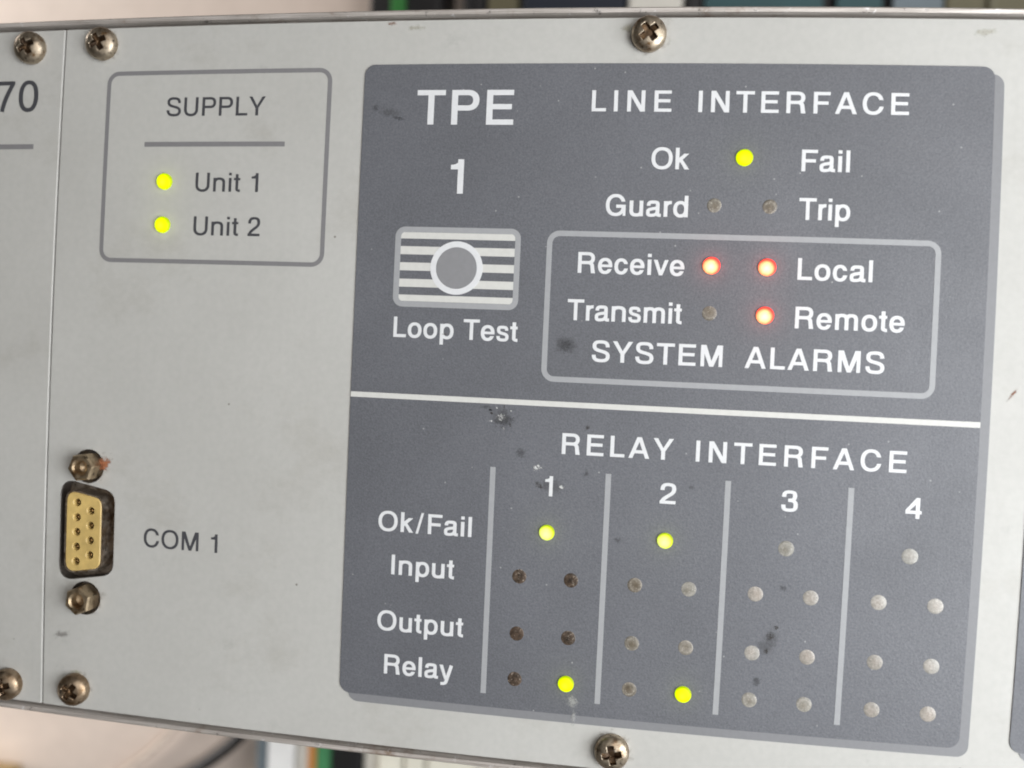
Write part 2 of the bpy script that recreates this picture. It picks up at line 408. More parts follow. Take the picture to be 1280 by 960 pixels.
def glyph(ch, s):
    h = s*0.87; C = 718; X = 523; T = C+13-h/2; B = -13+h/2
    R = g_rect
    if ch == 'A':
        w = s*1.04; t = w*1.12; a = 345
        L = [(12, 0), (12+w, 0), (a-t/2+w, C), (a-t/2, C)]
        return 690, [L, [(2*a-x, y) for x, y in L]]+R(150, 165, 540, 165+h)
    if ch == 'C' or ch == 'G':
        cx, rx = (368, 324) if ch == 'C' else (380, 336)
        g = g_arc(cx, 359, rx, 373, s, h, 90, 270)+g_arc(cx, 359, rx*0.97, 373, s, h, 0, 90, [(1, 478, 1)])
        if ch == 'C': return 722, g+g_arc(cx, 359, rx, 373, s, h, 270, 360, [(1, 262, -1)])
        return 778, g+g_arc(cx, 359, rx*0.98, 373, s, h, 270, 360, [(1, 375, -1)])+R(395, 375-h, 712, 375)+R(712-s*0.72, 0, 712, 375)
    if ch == 'E': return 667, R(76, 0, 76+s, C)+R(76, 0, 620, h)+R(76, C-h, 613, C)+R(76, 372-h/2, 580, 372+h/2)
    if ch == 'F': return 611, R(76, 0, 76+s, C)+R(76, C-h, 586, C)+R(76, 350-h/2, 530, 350+h/2)
    if ch == 'I': return 290, R(145-s/2, 0, 145+s/2, C)
    if ch == 'L': return 566, R(76, 0, 76+s, C)+R(76, 0, 540, h)
    if ch == 'M':
        w = s*0.93
        L = [(73, C), (73+s*1.35, C), (416+s*0.5, 0), (416-s*0.5, 0)]
        return 833, R(73, 0, 73+w, C)+R(760-w, 0, 760, C)+[L, [(833-x, y) for x, y in L]]
    if ch == 'N': return 722, R(76, 0, 76+s, C)+R(646-s, 0, 646, C)+g_poly((76, C), (76+s*1.2, C), (646, 0), (646-s*1.2, 0))
    if ch == 'O': return 778, g_arc(389, 359, 351, 373, s, h, 0, 360)
    if ch == 'P':
        y0 = 290; r = (C-y0)/2
        return 667, R(76, 0, 76+s, C)+R(76, C-h, 400, C)+R(76, y0, 400, y0+h)+g_arc(400, y0+r, 230, r, s, h, -90, 90)
    if ch == 'R':
        y0 = 305; r = (C-y0)/2
        return 722, R(76, 0, 76+s, C)+R(76, C-h, 420, C)+R(76, y0, 430, y0+h)+g_arc(420, y0+r, 228, r, s, h, -90, 90) \
            + g_arc(420, 215, 210, y0+h-215, s, h, 0, 90)+g_poly((630-s, 216), (630, 216), (668, 0), (668-s*1.12, 0))
    if ch == 'S':
        r, q = 610-s/2, 626-s/2
        return 667, g_stroke([((r, 500), (r, 640), (480, T), (338, T)), ((338, T), (190, T), (58+s/2, 655), (58+s/2, 535)),
            ((58+s/2, 535), (58+s/2, 420), (205, 398), (340, 364)), ((340, 364), (490, 326), (q, 300), (q, 192)),
            ((q, 192), (q, 75), (490, B), (342, B)), ((342, B), (185, B), (44+s/2, 85), (44+s/2, 232))], s, h, s*0.93)
    if ch == 'T': return 611, R(305-s/2, 0, 305+s/2, C)+R(18, C-h, 593, C)
    if ch == 'U': return 722, R(74, 255, 74+s, C)+R(648-s, 255, 648, C)+g_arc(361, 256, 287, 269, s, h, 180, 360)
    if ch == 'Y':
        L = [(8, C), (8+s*1.14, C), (333+s*0.5, 280), (333-s*0.5, 280)]
        return 667, R(333-s/2, 0, 333+s/2, 300)+[L, [(666-x, y) for x, y in L]]
    if ch == 'a':
        r = 478-s/2; t = X+14-h/2; b = -14+h/2
        return 556, g_stroke([((52+s/2, 358), (52+s/2, 470), (150, t), (268, t)), ((268, t), (400, t), (r, 480), (r, 385)), ((r, 385), (r, 110)),
            ((r, 110), (r, 40), (r+25, h*0.42), (534, h*0.42))], s, h) \
            + g_stroke([((r, 312), (r-40, 262), (270, 275), (190, 245)), ((190, 245), (90, 215), (34+s/2, 200), (34+s/2, 138)), ((34+s/2, 138), (34+s/2, 55), (110, b), (205, b)), ((205, b), (340, b), (r, 85), (r, 215))], s*0.95, h*0.95)
    if ch == 'c':
        return 500+s*0.15, g_arc(262, 262, 232, 277, s, h, 90, 270)+g_arc(262, 262, 226, 277, s, h, 0, 90, [(1, 345, 1)])+g_arc(262, 262, 230, 277, s, h, 270, 360, [(1, 195, -1)])
    if ch == 'd': return 590, R(522-s, 0, 522, C)+g_arc(275, 262, 243, 277, s, h, 0, 360)
    if ch == 'e':
        return 556, g_arc(276, 262, 242, 277, s, h, 90, 270)+g_arc(276, 262, 244, 277, s, h, -12, 90, [(1, 222, 1)])+g_arc(276, 262, 236, 277, s, h, 270, 360, [(1, 160, -1)])+R(276-242+s*0.5, 222, 276+243-s*0.4, 222+h*0.82)
    if ch == 'i': return 250, R(125-s/2, 0, 125+s/2, X)+R(125-s/2, C-h*1.02, 125+s/2, C)
    if ch == 'k': return 530, R(64, 0, 64+s, C)+g_poly((64+s*0.5, 150), (64+s*0.5, 150+1.45*s), (348, X), (348+1.28*s, X))+g_poly((205, 268), (282, 352), (525, 0), (525-1.2*s, 0))
    if ch == 'l': return 250, R(125-s/2, 0, 125+s/2, C)
    if ch in 'nm':
        a = 64; g = R(a, 0, a+s, X); d = 300 if ch == 'm' else 366
        for k in range(2 if ch == 'm' else 1):
            x0 = a+k*d; x1 = x0+d
            g += R(x1, 0, x1+s, 335)+g_arc((x0+x1+s)/2, 334, (x1+s-x0)/2, 203, s, h, 0, 170, p=2.5)
        return (a*2+d*(2 if ch == 'm' else 1)+s), g
    if ch == 'o': return 570, g_arc(285, 262, 250, 277, s, h, 0, 360)
    if ch == 'p': return 590, R(66, -205, 66+s, X)+g_arc(313, 262, 243, 277, s, h, 0, 360)
    if ch == 'r': return 350, R(66, 0, 66+s, X)+g_arc(325, 320, 259, 214, s, h, 90, 175, p=2.4)
    if ch == 's':
        r, q = 452-s/2, 470-s/2; t = X+13-h/2
        return 505, g_stroke([((r, 365), (r, 470), (360, t), (250, t)), ((250, t), (140, t), (44+s/2, 480), (44+s/2, 385)),
            ((44+s/2, 385), (44+s/2, 300), (160, 290), (255, 266)), ((255, 266), (365, 240), (q, 225), (q, 143)),
            ((q, 143), (q, 55), (370, B), (256, B)), ((256, B), (135, B), (32+s/2, 62), (32+s/2, 172))], s*0.93, h*0.95, s*0.86)
    if ch == 't': return 300, R(84, 110, 84+s, 668)+R(10, X-h*0.9, 268, X)+g_arc(84+s*1.55, 112, s*1.55, 119, s, h, 180, 270)+R(84+s*1.54, -7, 272, h-7)
    if ch == 'u': return 590, R(64, 190, 64+s, X)+R(522-s, 0, 522, X)+g_arc(293, 192, 229, 206, s, h, 180, 352, p=2.5)
    if ch == 'v':
        L = [(10, X), (10+s*1.02, X), (258+s*0.46, 0), (258-s*0.46, 0)]
        return 516, [L, [(516-x, y) for x, y in L]]
    if ch == 'y':
        return 520, g_poly((10, X), (10+s*1.04, X), (262+s*0.40, 0), (262-s*0.44, 0)) \
            + g_stroke([((510-s*0.51, X), (278, -60)), ((278, -60), (245, -150), (200, -214+h/2), (70, -212+h/2))], s, h)
    if ch == '0': return 556, g_arc(278, 353, 246, 367, s, h, 0, 360, p=2.3)
    if ch == '1':
        pts = [(100, 500), (100, 500+h*0.85)]
        for i in range(9):
            u = i/8; pts.append(((1-u)**2*150+2*u*(1-u)*262+u*u*275, (1-u)**2*(500+h*0.88)+2*u*(1-u)*(505+h)+u*u*709))
        return 556, [pts+[(300, 709), (300, 500)]]+R(372-s, 0, 372, 709)
    if ch == '2':
        r = 512-s/2; t = 722-h/2
        return 556, g_stroke([((40+s/2, 470), (40+s/2, 610), (140, t), (275, t)), ((275, t), (410, t), (r, 630), (r, 505)), ((r, 505), (r, 370), (330, 320), (220, 225)), ((220, 225), (150, 165), (110, 120), (98, 30))], s, h, s*0.92)+R(32, 0, 508, h)
    if ch == '3':
        r, q = 488-s/2, 520-s/2; t = 722-h/2
        return 556, g_stroke([((44+s/2, 490), (44+s/2, 620), (140, t), (265, t)), ((265, t), (400, t), (r, 640), (r, 535)), ((r, 535), (r, 430), (390, 382), (230, 382))], s, h) \
            + g_stroke([((250, 382), (420, 382), (q, 320), (q, 205)), ((q, 205), (q, 75), (410, B), (270, B)), ((270, B), (120, B), (34+s/2, 85), (34+s/2, 225))], s, h)
    if ch == '4': return 556, R(340, 0, 340+s, 709)+R(24, 160, 530, 160+h)+g_poly((24, 160), (24, 285), (350, 709), (350+s*0.6, 709), (350+s*0.5, 560), (118, 235), (118, 160))
    if ch == '7': return 556, R(37, 709-h, 523, 709)+g_stroke([((523-s*0.55, 640), (400, 500), (262, 280), (222, 0))], s, h)
    if ch == '/': return 420, g_poly((68, -19), (68+s*0.72, -19), (352, 737), (352-s*0.72, 737))
    raise KeyError(ch)
_gc = {}
def glyph_mesh(ch, s):
    k = (ch, round(s, 1))
    if k not in _gc:
        adv, polys = glyph(ch, s); vs = []; fs = []
        for p in polys:
            a2 = sum(p[i-1][0]*p[i][1]-p[i][0]*p[i-1][1] for i in range(len(p)))
            if a2 < 0: p = p[::-1]
            b = len(vs); vs += [Vector(q) for q in p]; fs.append(list(range(b, b+len(p))))
        v, e_, f, ov, oe, of = delaunay_2d_cdt(vs, [], fs, 1, 1e-4)
        tri = [list(t) for t, o_ in zip(f, of) if o_]
        # constraint edges can leave extra cells: keep those whose centre lies in a source polygon
        keep = []
        for t in tri:
            c = (sum(v[i].x for i in t)/len(t), sum(v[i].y for i in t)/len(t))
            if any(inside(c, [(q.x, q.y) for q in [vs[i] for i in fc]]) for fc in fs): keep.append(t)
        _gc[k] = (adv, [(q.x, q.y) for q in v], keep)
    return _gc[k]
def lettering(text, x0, x1, y, cap, z, mt, parent, weight, label=None):
    """ink from x0 to x1 (mm), baseline y, cap height cap"""
    s = weight*718; sc = cap/718.0
    pen = 0; items = []; n = 0
    for ch in text:
        if ch == ' ': pen += 300; continue
        adv, v, f = glyph_mesh(ch, s); items.append((pen, n, v, f)); pen += adv; n += 1
    lo = items[0][0]+min(q[0] for q in items[0][2]); last = items[-1]; hi = last[0]+max(q[0] for q in last[2])
    gaps = len(text)-1
    # natural width at this cap height; slack goes into tracking, a little into glyph width
    want = (x1-x0)/sc; slack = want-(hi-lo)
    xs = 1.0; tr = 0.0
    if gaps:
        xs = max(0.93, min(1.05, 1+slack*0.5/(hi-lo))); tr = (want-(hi-lo)*xs)/gaps
    else: xs = want/(hi-lo) if text != '1' else 1.0
    verts = []; faces = []; k = 0; pos = 0; idx = 0
    for i, ch in enumerate(text):
        if ch == ' ': continue
        pen, _, v, f = items[idx]; idx += 1
        b = len(verts)
        for gx, gy in v: verts.append((x0+(((pen+gx)-lo)*xs+tr*i)*sc, y+gy*sc, z))
        faces += [[b+j for j in t] for t in f]
    o = panel_mesh('lettering', verts, faces, mt, parent)
    if label: o['label'] = label
    return o

# ------------------------------------------------------------------ panels
def plate(name, x0, x1, holes, parent):
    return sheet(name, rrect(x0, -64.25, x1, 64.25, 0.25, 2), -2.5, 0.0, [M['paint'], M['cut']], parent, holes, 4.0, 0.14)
panel = thing('control_panel', 'light grey front panel with dark indicator overlay, lit lights and a nine hole serial socket', 'control panel', (0, 0, H-0.0025))
GAPX = -88.1
DX, DY = -79.4, -30.2
def dshape(w, hgt, r):
    t = math.tan(math.radians(10))*w/2
    return round_poly([(DX-w/2, DY-hgt/2), (DX+w/2, DY-hgt/2+2*t), (DX+w/2, DY+hgt/2-2*t), (DX-w/2, DY+hgt/2)], r)
HEX = [(DX, -17.9), (DX, -42.85)]
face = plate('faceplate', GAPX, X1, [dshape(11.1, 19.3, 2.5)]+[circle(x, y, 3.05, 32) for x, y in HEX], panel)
side = thing('blank_panel', 'plain grey neighbouring panel at the left edge with large dark digits and two screws', 'panel', (-0.1, 0, H-0.0025))
sface = plate('faceplate', X0, GAPX-0.32, [], side)

# --- printing straight on the paint
ZP = 0.03
def frame_line(x0, y0, x1, y1, r, w, z, mt, parent):
    """centre-line rectangle with stroke width w"""
    return ring('frame_line', rrect(x0-w/2, y0-w/2, x1+w/2, y1+w/2, r+w/2), rrect(x0+w/2, y0+w/2, x1-w/2, y1-w/2, max(0.1, r-w/2)), z-0.02, z, mt, parent)
def bar(name, x0, y0, x1, y1, z, mt, parent): return sheet(name, rrect(x0, y0, x1, y1, 0), z-0.02, z, mt, parent)
frame_line(-78.45, 20.76, -35.13, 55.54, 2.0, 0.80, ZP, M['rule'], face)
bar('rule_line', -70.6, 41.83, -43.1, 42.72, ZP, M['rule'], face)
for t, a, b, y in (('SUPPLY', -66.44, -47.14, 47.45), ('Unit 1', -60.0, -47.78, 33.60), ('Unit 2', -60.0, -47.06, 25.62), ('COM', -67.61, -56.62, -32.1), ('1', -54.2, -52.76, -32.1)):
    lettering(t, a, b, y, 3.45, ZP, M['dark'], face, 0.156)
lettering('70', -102.75, -93.38, 48.75, 5.95, ZP, M['dark'], sface, 0.150)
bar('rule_line', -104.0, 41.52, -93.87, 42.48, ZP, M['rule'], sface)

# --- overlays
L, Rr, T_, B_ = -28.69, 76.75, 56.33, -55.15
band = sheet('overlay_border', rrect(L+1.55, B_-1.45, Rr+1.52, T_-1.2, 1.9), 0.0, 0.10, M['band'], panel)
ov = sheet('overlay', rrect(L, B_, Rr, T_, 1.9), 0.0, 0.16, M['overlay'], panel)
sheet('overlay_border', rrect(86.3, -56.6, 113.0, 55.1, 1.9), 0.0, 0.10, M['band'], panel)
ov2 = sheet('overlay', rrect(84.75, -55.2, 112.0, 56.3, 1.9), 0.0, 0.16, M['overlay'], panel)
Z1 = 0.19
bar('divider_line', L+0.02, -2.30, Rr-0.02, -1.38, Z1, M['cream'], ov)
frame_line(5.36, 2.41, 68.84, 27.23, 1.7, 0.93, Z1, M['pale'], ov)
for x in (-2.68, 17.14, 37.03, 56.94): bar('separator_line', x-0.47, -52.76, x+0.47, -13.18, Z1, M['pale'], ov)
WT = 0.174
for t, a, b, y, c in (('TPE', -18.95, -1.85, 45.7, 6.05), ('1', -12.4, -9.66, 33.7, 6.05), ('LINE', 11.48, 24.86, 48.1, 3.6), ('INTERFACE', 29.31, 63.32, 48.1, 3.6),
        ('Ok', 21.91, 28.21, 38.44, 3.62), ('Fail', 46.48, 54.25, 38.5, 3.6), ('Guard', 14.61, 28.32, 30.43, 3.6), ('Trip', 46.38, 54.60, 30.5, 3.6),
        ('Receive', 10.34, 28.15, 20.6, 3.55), ('Transmit', 8.90, 28.09, 12.56, 3.55), ('Local', 46.59, 58.59, 20.6, 3.58), ('Remote', 46.53, 64.03, 12.6, 3.58),
        ('SYSTEM', 13.37, 35.08, 5.68, 3.58), ('ALARMS', 38.72, 61.15, 5.72, 3.56), ('Loop Test', -21.38, 0.56, 8.5, 3.55),
        ('RELAY', 9.02, 27.78, -10.26, 3.57), ('INTERFACE', 31.49, 65.51, -10.26, 3.53), ('1', 6.45, 8.33, -17.62, 3.5), ('2', 25.89, 28.55, -17.64, 3.5), ('3', 45.81, 48.5, -17.64, 3.46), ('4', 65.72, 68.31, -17.62, 3.46),
        ('Ok/Fail', -22.66, -5.94, -25.6, 3.5), ('Input', -19.99, -8.71, -33.2, 3.5), ('Output', -22.16, -6.67, -43.25, 3.52), ('Relay', -20.63, -8.20, -51.0, 3.52)):
    lettering(t, a, b, y, c, Z1+0.005, M['white'], ov, WT)

# --- membrane button
bx, by = -10.64, 20.81
pad = sheet('push_button', circle(bx, by, 3.60, 48), 0.10, 0.26, M['disc'], panel, bevel=0.05)
ring('button_ring', circle(bx, by, 4.62, 56), circle(bx, by, 3.61, 48), 0.16, 0.25, M['white'], pad)
for y0, y1 in ((25.75, 26.85), (23.0, 24.4), (20.18, 21.58), (17.32, 18.72), (14.85, 15.95)):
    bar('stripe', -20.75, y0, -0.55, y1, Z1, M['cream'], pad)
ring('button_frame', rrect(-21.75, 13.85, 0.38, 27.82, 1.7), rrect(-20.72, 14.82, -0.58, 26.87, 0.75), 0.17, 0.205, M['pale'], pad)

# --- indicator lights
def dome_mesh(r, hgt, rim=0.12):
    prof = [(r, -0.30), (r, rim)]+[(r*math.cos(a), rim+(hgt-rim)*math.sin(a)) for a in [math.radians(x) for x in (18, 36, 54, 72)]]
    n = 28; vs = []; fs = []
    for rr, z in prof: vs += [(rr*math.cos(2*math.pi*i/n)*MM, rr*math.sin(2*math.pi*i/n)*MM, z*MM) for i in range(n)]
    vs.append((0, 0, hgt*MM)); c = len(vs)-1
    for k in range(len(prof)-1):
        for i in range(n): a, b = k*n+i, k*n+(i+1) % n; fs.append([a, b, b+n, a+n])
    k = (len(prof)-1)*n
    for i in range(n): fs.append([k+i, k+(i+1) % n, c])
    me = bpy.data.meshes.new('indicator_light'); me.from_pydata(vs, [], fs); me.update()
    for p in me.polygons: p.use_smooth = True
    return me
base_led = dome_mesh(1.33, 0.34, 0.14)
led_me = {}
def led(x, y, kind, label=None, z=0.04, sc=1.0):
    if kind not in led_me:
        led_me[kind] = base_led.copy(); led_me[kind].materials.append(M[kind])
    o = bpy.data.objects.new('indicator_light', led_me[kind]); COL.objects.link(o); o.parent = panel
    wx, wy = wp(x, y); o.location = (wx*MM, wy*MM, z*MM+0.0025); o.scale = (sc, sc, 2.1 if kind in ('green', 'green_pale', 'red') else 0.62)
    o.rotation_euler = (0, 0, 0 if kind in ('green', 'green_pale', 'red') else random.random()*6)
    if label: o['label'] = label
    if kind in GLOW:                                  # the lamp's own light on the panel round it
        lc, lp = GLOW[kind]; lt = bpy.data.lights.new('indicator_glow', 'POINT'); lt.color = lc; lt.energy = lp; lt.shadow_soft_size = 0.0
        lo_ = bpy.data.objects.new('indicator_glow', lt); COL.objects.link(lo_); lo_.parent = panel; lo_.location = (wx*MM, wy*MM, 0.0025+0.0016)
    return o
GLOW = dict(green=((0.85, 1.0, 0.0), 5.5e-5), green_pale=((0.85, 1.0, 0.05), 6e-5), red=((1.0, 0.12, 0.11), 2.6e-4))
GL, RL = 'lit yellow green indicator light', 'lit orange red indicator light'
led(-66.12, 35.39, 'green', GL, -0.02, 1.12); led(-66.12, 27.43, 'green', GL, -0.02, 1.12)
led(37.21, 40.57, 'green', GL, sc=1.05)
led(32.59, 32.53, 'off_grey', sc=0.93); led(41.66, 32.53, 'off_grey', sc=0.93)
led(32.59, 22.47, 'red', RL, sc=1.08); led(41.66, 22.47, 'red', RL, sc=1.08); led(32.59, 14.52, 'off_grey', sc=0.95); led(41.66, 14.52, 'red', RL, sc=1.08)
OKX = (7.14, 27.13, 47.02, 66.87)
led(OKX[0], -23.86, 'green_pale', GL); led(OKX[1], -23.86, 'green_pale', GL); led(OKX[2], -23.86, 'off_mid'); led(OKX[3], -23.86, 'off_pale')
CX = (2.73, 11.64, 22.45, 31.49, 42.44, 51.42, 62.36, 71.4)
kinds = [['off_brown']*2+['off_grey', 'off_mid', 'off_pale', 'off_pale', 'off_pale', 'off_pale'],
         ['off_brown']*2+['off_grey', 'off_mid', 'off_pale', 'off_pale', 'off_pale', 'off_pale'],
         ['off_brown', 'green', 'off_grey', 'green', 'off_mid', 'off_mid', 'off_pale', 'off_pale']]
for r, y in enumerate((-31.78, -41.76, -49.75)):
    for c, x in enumerate(CX):
        k = kinds[r][c]
        led(x, y, k, GL if k == 'green' else ('dirty brown unlit indicator light' if k == 'off_brown' else None), sc=1.03 if k == 'green' else 0.97)

# --- screws: pan head with a cross recess
def screw_mesh(mt):
    R_, side_h, top = 2.92, 0.85, 2.25
    nr, na = 46, 96; vs = []; fs = []
    def cross(x, y):
        d = 0
        for a, b in ((x, y), (y, x)):
            e = max(abs(a)-0.43, 0)/0.12; f = max(abs(b)-1.5, 0)/0.14
            q = max(0.0, 1-math.hypot(e, f))
            d = max(d, q*(1.25-0.55*abs(b)/1.5))
        rr = math.hypot(x, y); core = max(0.0, min(1.0, (0.78-rr)/0.15))
        return max(d, core*1.3)
    for i in range(nr+1):
        r = R_*0.985*i/nr
        for j in range(na):
            a = 2*math.pi*j/na; x, y = r*math.cos(a), r*math.sin(a)
            t = r/R_; z = side_h+(top-side_h)*math.sqrt(max(0.0, 1-t**2.35))
            vs.append((x*MM, y*MM, (z-cross(x, y))*MM))
    for r, z in ((R_, side_h*0.92), (R_*1.005, side_h*0.55), (R_*0.99, -0.05)):
        for j in range(na): a = 2*math.pi*j/na; vs.append((r*math.cos(a)*MM, r*math.sin(a)*MM, z*MM))
    rows = nr+4
    for i in range(rows-1):
        for j in range(na):
            a, b = i*na+j, i*na+(j+1) % na; fs.append([a, a+na, b+na, b])
    me = bpy.data.meshes.new('screw'); me.from_pydata(vs, [], fs); me.update()
    for p in me.polygons: p.use_smooth = True
    b = bmesh.new(); b.from_mesh(me); bmesh.ops.remove_doubles(b, verts=b.verts, dist=1e-7); bmesh.ops.recalc_face_normals(b, faces=b.faces); b.to_mesh(me); b.free()
    me.materials.append(mt); me.materials.append(M['slot'])
    for p in me.polygons:
        c = p.center/MM
        if math.hypot(c.x, c.y) < 1.75 and cross(c.x, c.y) > 0.25 and c.z < top: p.material_index = 1
    return me
scr = {k: screw_mesh(M[k]) for k in ('screw', 'rusty')}
def screw(x, y, rot, kind, parent, label=None):
    o = bpy.data.objects.new('screw', scr[kind]); COL.objects.link(o); o.parent = parent
    wx, wy = wp(x, y); og = origin(parent); o.location = (wx*MM-og.x, wy*MM-og.y, 0.0025)
    o.rotation_euler = (math.radians(2), 0, math.radians(rot))
    if label: o['label'] = label
screw(-80.15, 61.1, 28, 'screw', panel); screw(20.6, 61.15, 38, 'screw', panel, 'tarnished screw with scarred cross slot')
screw(20.05, -60.7, 12, 'screw', panel, 'bright screw with clean cross slot'); screw(-81.1, -60.4, 55, 'rusty', panel, 'screw with rust brown upper rim')
screw(-95.3, 60.75, 30, 'screw', side); screw(-95.6, -61.1, 15, 'rusty', side)

# --- serial socket
port = sheet('serial_port', dshape(15.5, 30, 2.0), -3.4, -2.55, M['shell'], panel, holes=[])
port['label'] = 'nine hole serial socket with cream insulator in a dark recess'
w_, h_ = 8.0, 16.3
sheet('shell', dshape(w_, h_, 2.2), -2.55, 0.95, M['shell'], port, holes=[dshape(w_-0.75, h_-0.75, 1.85)])
PINS = [(DX-1.42, DY+5.54-2.77*i) for i in range(5)]+[(DX+1.42, DY+4.155-2.77*i) for i in range(4)]
ins = sheet('insulator', dshape(w_-0.80, h_-0.80, 1.8), -2.5, 1.10, M['insul'], port, holes=[circle(x, y, 0.72, 20) for x, y in PINS], bevel=0.12)
for x, y in PINS:
    vs = []; fs = []; n = 14
    prof = [(0.40, -1.0), (0.40, 0.55), (0.30, 0.78), (0.14, 0.88)]
    for r, z in prof: vs += [(x+r*math.cos(2*math.pi*i/n), y+r*math.sin(2*math.pi*i/n), z) for i in range(n)]
    for k in range(3):
        for i in range(n): a, b = k*n+i, k*n+(i+1) % n; fs.append([a, b, b+n, a+n])
    fs.append([3*n+i for i in range(n)])
    panel_mesh('contact', vs, fs, M['gold'], port, smooth=True)
for k, (x, y) in enumerate(HEX):
    n = 6; rot = math.radians(8 if k == 0 else 22); Rh = 2.72; vs = []; fs = []
    def rowh(r, z, m=36, hexa=True):
        out = []
        for i in range(m):
            a = 2*math.pi*i/m+rot; q = ((a-rot) % (math.pi/3))-math.pi/6
            rr = r*math.cos(math.pi/6)/math.cos(q) if hexa else r
            out.append((x+rr*math.cos(a), y+rr*math.sin(a), z))
        return out
    rows = [rowh(Rh, -2.6), rowh(Rh, 2.25), rowh(Rh*0.90, 2.62), rowh(1.62, 2.66, hexa=False), rowh(1.3, 2.35, hexa=False), rowh(1.15, 1.0, hexa=False), rowh(0.4, 0.7, hexa=False), rowh(0.05, 0.7, hexa=False)]
    for r in rows: vs += r
    for i in range(len(rows)-1):
        for j in range(36): a, b = i*36+j, i*36+(j+1) % 36; fs.append([a, b, b+36, a+36])
    o = panel_mesh('hex_standoff', vs, fs, M['hexm'], panel)
    o['label'] = 'rusty hexagonal standoff with orange rust beside it' if k == 0 else 'hexagonal standoff below the serial socket'

# --- marks and stains that belong to the surfaces
ST = dict(haze=stain_material('soft_grime', (0.062, 0.060, 0.060), 0.60, 900, 0.22), ring=stain_material('grime_halo', (0.17, 0.12, 0.075), 0.62, 700, 0.42),
          rust=stain_material('rust_mark', (0.22, 0.075, 0.03), 0.76, 1300, 0.75), orange=stain_material('orange_rust', (0.36, 0.13, 0.055), 0.60, 1100, 0.9),
          dark=stain_material('dark_grime', (0.045, 0.038, 0.032), 0.79, 2800, 0.6), smudge=stain_material('grey_smudge', (0.20, 0.185, 0.17), 0.70, 1600, 0.5),
          flake=stain_material('pale_scuff', (0.72, 0.72, 0.70), 0.88, 2600, 0.85, 0.3), scuff=stain_material('dark_scuff', (0.05, 0.05, 0.053), 0.70, 2200, 0.38),
          film=stain_material('tape_residue', (0.42, 0.42, 0.41), 0.66, 1800, 0.6, 0.35), yellow=stain_material('yellow_mark', (0.36, 0.33, 0.20), 0.74, 900, 0.35))
def stain(x, y, w, h, kind, parent, z, rot=0):
    c, s = math.cos(math.radians(rot)), math.sin(math.radians(rot))
    me = bpy.data.meshes.new('stain')
    wx, wy = wp(x, y); og = origin(parent)
    me.from_pydata([(sx*w/2*MM, sy*h/2*MM, 0) for sx, sy in ((-1, -1), (1, -1), (1, 1), (-1, 1))], [], [(0, 1, 2, 3)])
    o = link('stain', me, ST[kind], parent); o.location = (wx*MM-og.x, wy*MM-og.y, H+z*MM-og.z); o.rotation_euler = (0, 0, math.radians(rot))
    return o
ZS = 0.05
stain(-24.1, 63.7, 3.2, 1.6, 'rust', face, ZS); stain(-19.9, 62.8, 6, 2, 'yellow', face, ZS)
stain(-84.2, -50.2, 5.5, 2.6, 'smudge', face, ZS, 12); stain(-76.3, -17.2, 4.2, 3.2, 'orange', face, ZS, 20); stain(-76.9, -17.9, 3.0, 2.6, 'rust', face, ZS+0.01, 50)
stain(81.6, 3.4, 4.5, 0.9, 'rust', face, ZS, 55)
stain(75.5, 62.0, 7, 2.5, 'yellow', face, ZS)
stain(-80.9, -57.2, 5.5, 1.6, 'yellow', face, ZS); stain(17.2, 62.4, 5, 2.6, 'yellow', face, ZS, 10)
ZO = 0.225
stain(-1.6, -4.6, 4.6, 4.2, 'flake', ov, ZO); stain(-1.2, -5.0, 6.0, 4.5, 'scuff', ov, ZO+0.01); stain(5.0, -12.9, 4, 4, 'flake', ov, ZO, 20)
stain(13.2, -5.6, 2.2, 1.8, 'dark', ov, ZO); stain(5.4, -15.9, 4.2, 2.4, 'dark', ov, ZO, -25); stain(9.3, -16.0, 2.8, 2.4, 'flake', ov, ZO)
stain(13.4, -13.4, 1.6, 2.2, 'scuff', ov, ZO); stain(45.3, -38.7, 3.0, 3.6, 'dark', ov, ZO, -35); stain(44.7, -41.2, 2.2, 2.2, 'dark', ov, ZO+0.005)
stain(8.9, 8.2, 5.0, 4.0, 'scuff', ov, ZO); stain(-26.4, 48.7, 1.8, 2.6, 'scuff', ov, ZO); stain(-22.2, 46.8, 4.2, 1.3, 'scuff', ov, ZO, -12)
stain(13.0, -52.7, 3.4, 3.4, 'film', ov, ZO); stain(13.2, -55.4, 1.5, 4.2, 'film', ov, ZO+0.005)
stain(19.3, -24.3, 2.6, 1.6, 'scuff', ov, ZO); stain(31.1, -14.7, 2.0, 1.4, 'scuff', ov, ZO); stain(-4.5, -2.9, 3, 1.2, 'scuff', ov, ZO+0.02)
stain(43.5, -46.5, 2.2, 3.0, 'scuff', ov, ZO); stain(47, -30.5, 2.0, 2.0, 'scuff', ov, ZO); stain(-12.2, 9.3, 2.0, 0.6, 'smudge', ov, ZO)
stain(2.0, -10.5, 3.0, 3.5, 'scuff', ov, ZO+0.012, 30)

